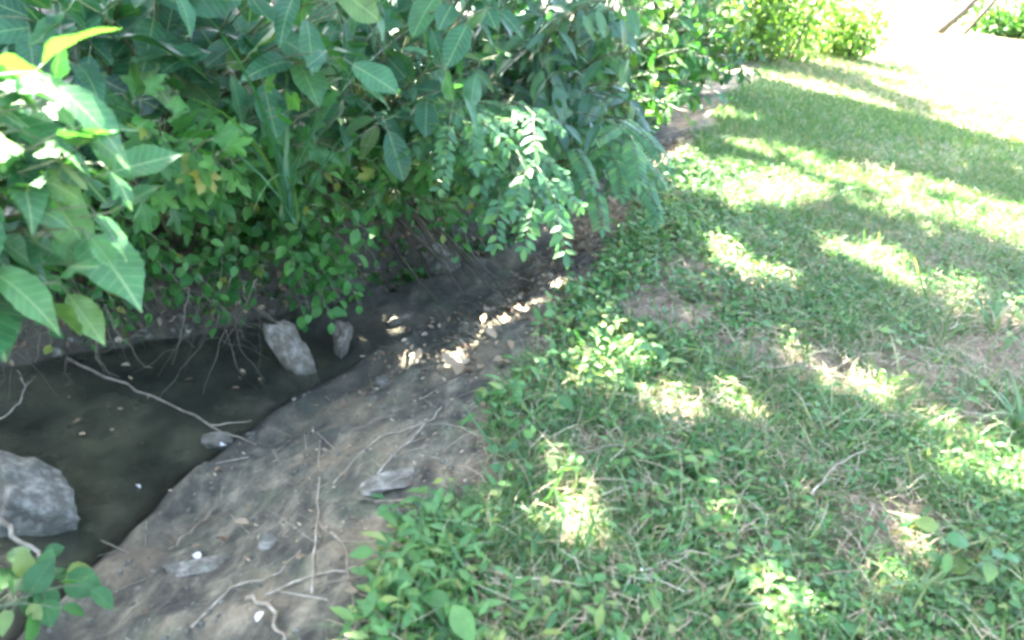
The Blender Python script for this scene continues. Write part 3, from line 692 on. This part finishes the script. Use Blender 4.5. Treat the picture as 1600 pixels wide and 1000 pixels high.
ico = np.array([(1, 0, 0), (-1, 0, 0), (0, 1, 0), (0, -1, 0), (0, 0, 1), (0, 0, -1)], float); icf = np.array([(0, 2, 4), (2, 1, 4), (1, 3, 4), (3, 0, 4), (2, 0, 5), (1, 2, 5), (3, 1, 5), (0, 3, 5)])
P = np.vstack([strew(1500, lambda y: prof(KW, y), lambda y: prof(KE, y) + .15, .9, 6), strew(2600, lambda y: prof(KB, y) - .5, lambda y: prof(KB, y) + .05, 1.5, 6.5)])
V, T, L, r = scatter((ico, icf, np.zeros((6, 3))), P, rdir(len(P), 0), rdir(len(P), 1), RNG.uniform(.002, .016, len(P))[:, None] * RNG.uniform(.5, 1.3, (len(P), 3)) * np.where(P[:, :1] < prof(KB, P[:, 1])[:, None], 1.8, 1))
tag(obj('earth_crumbs', mesh_np('earth_crumbs', V, T, MAT['crumb'], r, L)), 'crumbs of earth and grit on the slope and far bank', 'grit', kind='stuff')
P = strew(2600, lambda y: prof(KB, y) - .6, lambda y: prof(KB, y) + .05, 1.5, 6.5)
V, T, L, r = scatter(T_lit[2], P + [0, 0, .01], rdir(len(P), -.3), nrm(RNG.normal(0, .4, P.shape) + [.5, -.3, 1]), RNG.uniform(.02, .06, len(P)))
tag(obj('bank_litter', mesh_np('bank_litter', V, T, MAT['litter'], r, L)), 'dead leaves caught on the face of the far bank', 'leaf litter', kind='stuff')
# far bank: creeping leaves
n = 9000; y = RNG.uniform(1.5, 9, n); x = prof(KB, y) - RNG.random(n) ** 1.3 * 1.6 + .1
P = np.stack([x, y, height(x, y) + .01], 1); P = P[(P[:, 2] > WATER_Z + .02) & in_view(P) & (fbm(x * 2 + 3, y * 2, 3) > -.12)]
V, T, L, r = scatter(leaf(.33, 4, .45, .2, .2), P + np.c_[np.zeros((len(P), 2)), RNG.uniform(0, .08, len(P))], rdir(len(P), .0), nrm(RNG.normal(0, .4, P.shape) + [.3, -.3, 1]), RNG.uniform(.03, .06, len(P)))
tag(obj('bank_creeper', mesh_np('bank_creeper', V, T, MAT['small'], r, L)), 'low leaves creeping over the far bank under the shrubs', 'ground cover', kind='stuff')

# ------------------------------------------------------------------ single plants on the bank
def on_ground(px, py):
    p = flat(px, py, 0.0)
    for _ in range(25):
        p = flat(px, py, float(height(p[0], p[1])) * .5 + p[2] * .5)
    return p
def seedling(px, py, h, n, size, label, name='weed_plant', cat='weed', group=None, mat='herb', tm=None):
    b = on_ground(px, py); root = thing(name, b, label, cat, group)
    ms = SEED_M if tm is None else tm; st = []
    for j in range(max(1, n // 4)):
        a = RNG.random() * 6.3; tip = np.array([math.cos(a) * h * .5, math.sin(a) * h * .5, h * RNG.uniform(.7, 1.1)]); pts = bez(np.zeros(3), tip * [.2, .2, .7], tip, 6)
        st.append((pts, np.linspace(.003, .0012, 6), 4))
        for k in range(4):
            p = pts[min(5, 2 + k)]; aa = a + k * 2.2 + RNG.normal(0, .3); d = nrm(np.array([math.cos(aa), math.sin(aa), RNG.uniform(-.3, .4)])); nn = nrm(np.array([0, -.4, 1.]) + RNG.normal(0, .25, 3))
            place('leaf', ms[RNG.integers(len(ms))], root, np.zeros(3), p, basis(d[None], nn[None])[0], float(size * RNG.uniform(.75, 1.25)))
    obj('stem', tubes_mesh('stem', st, MAT['stem']), root)
    return root
SEED_M = leaf_meshes('leaf', [leaf(.18, 6, .4, .3, .4, 1.0), lobed(3, .5, 1.1, .3), leaf(.24, 7, .4, .35, .1, 1.1, .03, .06), leaf(.28, 6, .42, .2, .25, 1.0), leaf(.31, 6, .45, .15, .35, .9)], MAT['herb'])
for px, py, h, n, s, lab in [
        (690, 985, .16, 8, .085, 'bright pointed-leaf seedling at the bottom edge beside the bare slope'),
        (640, 850, .15, 12, .055, 'leafy weed at the corner where the bare slope cuts into the grass'),
        (620, 930, .13, 12, .055, 'leafy weed on the grass edge just above the bottom seedling'),
        (760, 640, .13, 10, .06, 'weed reaching over the bare slope beside the fallen twigs'),
        (860, 655, .13, 12, .06, 'dark green weed cluster on the edge right of the slope'),
        (830, 600, .12, 8, .055, 'small weed at the reddish earth edge above the dark weed cluster'),
        (1040, 590, .16, 8, .075, 'weed with a few broad pale leaves in the middle of the bank'),
        (1170, 930, .14, 12, .06, 'weed right of the pale fallen stick near the bottom'),
        (1480, 930, .18, 12, .07, 'dark strap-leaved weed near the bottom right corner')]:
    seedling(px, py, h, n, s, lab)
for k in range(70):
    px, py = RNG.uniform(820, 1600), RNG.uniform(420, 1000)
    b = on_ground(px, py)
    if b[0] - prof(KE, b[1]) < .1: continue
    seedling(px, py, RNG.uniform(.08, .15), 8, RNG.uniform(.03, .052), 'low leafy weed among the others on the bank', group='leafy weeds scattered over the bank')
def tuft(px, py, n, h, label, W=.03, name='grass_tuft', spread_=.5, base=None, mat='grass', curve=.9):
    b = on_ground(px, py) if base is None else np.asarray(base, float); root = thing(name, b, label, 'grass')
    ms = [mesh_np('blade', *blade(8, W, c)[:2], MAT[mat], rnd=np.full(16, RNG.random()), luv=blade(8, W, c)[2]) for c in (curve * .6, curve, curve * 1.4)]
    for k in range(n):
        a = RNG.random() * 6.3; d = nrm(np.array([math.cos(a) * spread_, math.sin(a) * spread_, 1.]) + RNG.normal(0, .1, 3)); nn = nrm(np.array([-math.cos(a), -math.sin(a), .6]))
        place('blade', ms[k % 3], root, np.zeros(3), RNG.normal(0, .02, 3) * [1, 1, 0], basis(d[None], nn[None])[0], float(h * RNG.uniform(.6, 1.1)))
    return root
tuft(1545, 520, 26, .34, 'bright tall grass tuft at the right edge, upper of two')
tuft(1590, 680, 22, .30, 'bright tall grass tuft at the right edge, lower of two')
tuft(1395, 268, 16, .45, 'tall wispy grass standing in the shaded lawn', W=.014)
tuft(1290, 300, 14, .35, 'wispy grass on the sunny streak in the lawn', W=.014)
tuft(1490, 350, 18, .35, 'grass tuft at the lower side of the sunny streak', W=.016)
tuft(1150, 720, 26, .18, 'fine dark grass tuft in the middle of the shaded bank', W=.02)
tuft(1420, 940, 22, .22, 'broad-bladed grass tuft near the bottom right', W=.05)
tuft(1000, 250, 22, .38, 'grass tuft on the gully edge below the row of shrubs', W=.02)
tuft(0, 0, 16, .95, 'tall long-bladed grass arching through the shrubs at upper left', W=.009, base=at(450, 345, 2.9), spread_=.28, name='tall_grass', mat='dark', curve=.9)

# creeper in the bottom left corner
leafy('corner_creeper', flat(-20, 960, -.2), 'small creeper with round leaves in the bottom left corner by the rock', 'creeper',
      [flat(x, y, -.12) for x, y in ((70, 905), (130, 915), (40, 940), (100, 890), (15, 915), (85, 950), (60, 870))], [leaf(.4, 6, .45, .2, .2, .8), leaf(.36, 6, .45, .25, .3, .8)], MAT['herb'], .085,
      nodes=(3, 4), start=.5, facing=.5, up=.7, droop=.1, clear=False, stem_r=.004)

# ------------------------------------------------------------------ stones
def stone(px, py, z, size, label, mat='stone', rot=0, name='stone', seed=1, tilt=(0, 0), sq=.45, pos=None, taper=0, shear=.22, lump=.26):
    g = np.random.default_rng(seed); k = 18; V = []; F = []; idx = {}
    def vert(p):
        key = tuple(np.round(p, 5))
        if key not in idx: idx[key] = len(V); V.append(p)
        return idx[key]
    lin = np.linspace(-1, 1, k + 1)
    for ax in range(3):
        for s in (-1, 1):
            for i in range(k):
                for j in range(k):
                    q = []
                    for a, b in ((i, j), (i + 1, j), (i + 1, j + 1), (i, j + 1)):
                        p = np.zeros(3); p[ax] = s; p[(ax + 1) % 3] = lin[a]; p[(ax + 2) % 3] = lin[b]; q.append(vert(p))
                    F.append(q if s > 0 else q[::-1])
    V = np.array(V, float); sph = nrm(V); V = V * (1 - sq) + sph * sq
    sh = g.normal(0, shear, (3, 3)); np.fill_diagonal(sh, 1); V = V @ sh.T
    o3 = fbm(V[:, 0] * 1.3 + seed * 7, V[:, 1] * 1.3 + V[:, 2] * 2.1, 4); V = V * (1 + lump * o3)[:, None] + .05 * np.stack([fbm(V[:, 1] * 4 + seed, V[:, 2] * 4, 3), fbm(V[:, 0] * 4, V[:, 2] * 4 + seed, 3), fbm(V[:, 0] * 4 + 3, V[:, 1] * 4, 3)], 1)
    V[:, :2] *= (1 + taper * V[:, 2:3]); V = V * np.asarray(size)
    me = mesh_np(name, V, F, MAT[mat]); p = flat(px, py, z) if pos is None else pos
    o = obj(name, me, None, tuple(p)); o.rotation_euler = (tilt[0], tilt[1], rot); return tag(o, label, 'stone')
stone(45, 800, WATER_Z, (.115, .13, .155), 'large grey boulder standing in the pool at the left edge', seed=3, rot=.5, sq=.26, tilt=(.15, .28), name='boulder', shear=.12, lump=.12)
stone(462, 560, WATER_Z + .05, (.058, .04, .17), 'pale pointed slab leaning against the far bank', 'pale_stone', rot=.5, seed=5, sq=.6, taper=.3, shear=.25, lump=.4, tilt=(-.55, -.45), name='leaning_slab')
stone(535, 530, WATER_Z + .05, (.055, .04, .10), 'pale stone right of the leaning slab under the creeper', 'pale_stone', rot=-.5, seed=8, sq=.65, taper=.2, shear=.25, lump=.4, tilt=(-.7, -.3))
stone(342, 690, WATER_Z + .005, (.05, .035, .03), 'small pale stone at the water edge below the long stick', 'pale_stone', rot=.3, seed=9)
p = on_ground(612, 752); stone(0, 0, 0, (.085, .055, .02), 'flat pale stone set in the slope under the forked twig', 'stone', rot=.4, seed=12, pos=p)
p = on_ground(330, 885); stone(0, 0, 0, (.11, .045, .022), 'long tan stone half buried in the near slope', 'stone', rot=.7, seed=14, pos=p - [0, 0, .008])
p = on_ground(690, 410); stone(0, 0, 0, (.10, .07, .09), 'pale rounded rock in the far bank below the roots', 'stone', rot=.7, seed=15, pos=p)
p = on_ground(625, 500); stone(0, 0, 0, (.06, .05, .04), 'pinkish stone beside the water under the far bank', 'pale_stone', rot=.2, seed=16, pos=p)
p = on_ground(600, 600); stone(0, 0, 0, (.035, .03, .02), 'little grey stone on the slope above the red-tinged edge', 'stone', rot=.2, seed=17, pos=p)
p = on_ground(420, 850); stone(0, 0, 0, (.03, .025, .015), 'little grey stone on the slope beside the long tan stone', 'stone', rot=.2, seed=18, pos=p)

# ------------------------------------------------------------------ sticks and twigs
def pts_on(px, lift=.012, z=None):
    out = []
    for q in px:
        p = on_ground(q[0], q[1]) if z is None else flat(q[0], q[1], z)
        p = p + np.array([0, 0, lift if len(q) < 3 else q[2]]); p[2] = max(p[2], WATER_Z + .008); out.append(p)
    return np.array(out)
def stick(name, P, r, label, forks=2, seed=1, mat='twig', cat='twig', group=None):
    r = r * .72
    P = wob(densify(P, 14), r * .9, seed); P[:, 2] = np.maximum(P[:, 2], height(P[:, 0], P[:, 1]) + r * .6); b = P[0].copy(); root = thing(name, b, label, cat, group); g = np.random.default_rng(seed)
    obj('shaft', tubes_mesh('shaft', [(P - b, np.linspace(r, r * .5, 14), 7)], MAT[mat]), root)
    for k in range(forks):
        i = int(g.integers(3, 12)); d = nrm(P[i + 1] - P[i]); s = nrm(np.cross(d, [0, 0, 1.])) * g.choice([-1, 1]); L = np.linalg.norm(P[-1] - P[0]) * g.uniform(.12, .3)
        q = P[i] + (d * .7 + s * .6 + [0, 0, .15]) * L
        obj('side_twig', tubes_mesh('side_twig', [(wob(densify([P[i] - b, q - b], 6), r * .5, seed + k), np.linspace(r * .5, r * .2, 6), 5)], MAT[mat]), root)
    return root
stick('long_stick', pts_on([(105, 563), (250, 628), (400, 708)], .012, WATER_Z), .010, 'long pale stick lying across the dark pool', 1, 3, cat='stick')
stick('thin_twig', pts_on([(-10, 672), (28, 640), (42, 610), (28, 585)], .02, WATER_Z), .006, 'thin crooked twig at the left edge above the boulder', 1, 4)
stick('grey_branch', pts_on([(-20, 845, .16), (40, 880, .1), (100, 915, .06)], .1, WATER_Z), .014, 'dark grey branch crossing in front of the boulder', 0, 5, cat='branch')
stick('kinked_twig', pts_on([(265, 862), (325, 812), (345, 790), (347, 765)]), .006, 'short pale kinked twig on the slope above the water', 1, 6)
stick('upright_dead_stem', pts_on([(487, 935), (492, 860), (498, 800), (500, 695)], .02), .005, 'thin dead stem standing out of the bare slope', 3, 7)
stick('crooked_dead_stem', pts_on([(498, 815), (540, 865), (550, 930), (562, 1010)]), .006, 'crooked dead stem running down the slope to the bottom edge', 3, 8)
stick('forked_twig', pts_on([(580, 768), (592, 738), (640, 695), (690, 640)]), .006, 'forked twig beside the flat pale stone', 2, 9)
stick('crossing_twig', pts_on([(415, 935), (480, 905), (590, 885)]), .005, 'thin pale twig lying level low on the slope', 1, 10)
stick('dead_twig', pts_on([(385, 940), (425, 955), (445, 1005)]), .009, 'pale broken twig at the bottom next to a white petal', 0, 11)
stick('edge_twig', pts_on([(560, 785), (640, 790), (700, 800)]), .007, 'bent twig between the flat stone and the grass edge', 1, 12)
stick('slope_twig', pts_on([(300, 985), (360, 925), (430, 905), (470, 865)]), .005, 'thin forked twig on the near slope below the long tan stone', 2, 21)
stick('straight_twig', pts_on([(520, 760), (590, 690), (660, 665)]), .005, 'straight twig pointing at the grass edge above the flat stone', 1, 22)
stick('creeping_stem', pts_on([(650, 930), (560, 905), (470, 930)]), .004, 'thin dry stem running from the weeds onto the bare slope', 2, 23)
stick('pale_stick', pts_on([(885, 1005), (960, 945), (1035, 897)], .05), .010, 'pale straight stick on the weeds at the bottom, white petal on it', 1, 13, cat='stick')
stick('short_stick', pts_on([(870, 988), (935, 965)], .05), .008, 'short pale stick beside the longer one at the bottom', 0, 14, cat='stick')
stick('red_brown_twig', pts_on([(835, 650), (870, 620), (890, 603)], .05), .008, 'red-brown twigs at the grass edge under the sun flecks', 2, 15)
stick('dry_stalk', pts_on([(1255, 808), (1290, 765), (1340, 732)], .09), .005, 'dry straw-coloured stalk on the weeds right of the middle', 4, 16)
stick('fallen_stalk', pts_on([(900, 735), (960, 722), (1000, 712)], .07), .005, 'pale thin stalk lying on the dark weed cluster', 1, 17)
stick('grey_twig', pts_on([(1210, 590), (1290, 600), (1330, 575)], .06), .006, 'grey twig lying on the bare patch at the right', 2, 18)
# dead twigs heaped on the far bank and roots in its face
def bundle(name, label, cat, child, n, f, mat, r, base):
    base = np.asarray(base, float); root = thing(name, base, label, cat)
    for k in range(n):
        a, b = f(); m = (a + b) / 2 + RNG.normal(0, .04, 3)
        obj(child, tubes_mesh(child, [(wob(bez(a, m, b, 7), .006, k) - base, np.linspace(r, r * .4, 7) * RNG.uniform(.5, 1.3), 5)], MAT[mat]), root)
    return root
def tw():
    p = at(RNG.uniform(-30, 420), RNG.uniform(415, 535), RNG.uniform(3.45, 3.9)); d = nrm(RNG.normal(0, 1, 3) + [.9, -.3, -.5]) * RNG.uniform(.12, .4); return p, p + d
bundle('dead_twig_heap', 'tangle of dead twigs on the far bank above the pool', 'twigs', 'twig', 90, tw, 'root', .0026, at(250, 500, 3.8))
def rt():
    x, y = RNG.uniform(590, 720), RNG.uniform(290, 380); d = RNG.uniform(4.2, 4.6)
    return at(x, y, d), at(x + RNG.uniform(60, 130), y + RNG.uniform(70, 130), d - RNG.uniform(0, .1))
bundle('root_tangle', 'slanting bare roots in the face of the far bank', 'roots', 'root', 18, rt, 'root', .009, at(680, 380, 4.5))
def tw2():
    x, y = RNG.uniform(900, 1030), RNG.uniform(300, 345); p = on_ground(x, y) + [0, 0, RNG.uniform(.02, .15)]; return p, p + nrm(RNG.normal(0, 1, 3) * [1, 1, .35]) * RNG.uniform(.15, .4)
bundle('brushwood_heap', 'small heap of pale brushwood on the gully edge below the feathery shrub', 'twigs', 'twig', 26, tw2, 'twig', .005, on_ground(960, 330))

# ------------------------------------------------------------------ fallen leaves and petals
lm = leaf_meshes('fallen_leaf', T_lit, MAT['litter'])
def fallen(p, s, label, group=None, me=None, name='fallen_leaf', cat='dead leaf'):
    o = bpy.data.objects.new(name, me or lm[RNG.integers(3)]); COL.objects.link(o); d = rdir(1, 0.)[0]; R = basis(d[None], nrm(np.array([[RNG.normal(0, .25), RNG.normal(0, .25), 1]])))[0]
    m = Matrix.Identity(4)
    for i in range(3):
        for j in range(3): m[i][j] = R[i, j] * s
        m[i][3] = p[i]
    o.matrix_basis = m; return tag(o, label, cat, group)
for k in range(46):
    fallen(on_ground(RNG.uniform(640, 900), RNG.uniform(480, 600)) + [0, 0, .015], RNG.uniform(.05, .10), 'dry tan leaf among the sun flecks on the gully slope', 'fallen leaves under the sun flecks')
for k in range(12):
    fallen(on_ground(RNG.uniform(200, 700), RNG.uniform(680, 990)) + [0, 0, .012], RNG.uniform(.03, .05), 'dead leaf lying on the near bare slope', 'dead leaves on the near slope')
for k in range(30):
    q = flat(RNG.uniform(90, 420), RNG.uniform(570, 820), WATER_Z + .006)
    if q[0] > prof(KW, q[1]) - .05: continue
    fallen(q, RNG.uniform(.02, .05), 'small leaf floating on the dark pool', 'leaves floating on the pool')
pm = leaf_meshes('white_petal', [leaf(.42, 6, .55, .4, .3, .6)], MAT['petal'])[0]
for px, py, z, s, lab in [(400, 708, WATER_Z + .02, .035, 'white petal at the tip of the long stick'), (211, 757, WATER_Z + .01, .035, 'white petal floating in the middle of the pool'),
                          (412, 962, None, .04, 'white petal by the broken twig at the bottom'), (304, 870, None, .04, 'pinkish white petal beside the long tan stone'),
                          (996, 925, None, .055, 'large white petal lying on the pale stick'), (345, 697, WATER_Z + .04, .04, 'white petal on the small pale stone')]:
    p = flat(px, py, z) if z is not None else on_ground(px, py) + [0, 0, .07 if px > 900 else .015]
    fallen(p, s * .75, lab, None, pm, 'white_petal', 'petal')
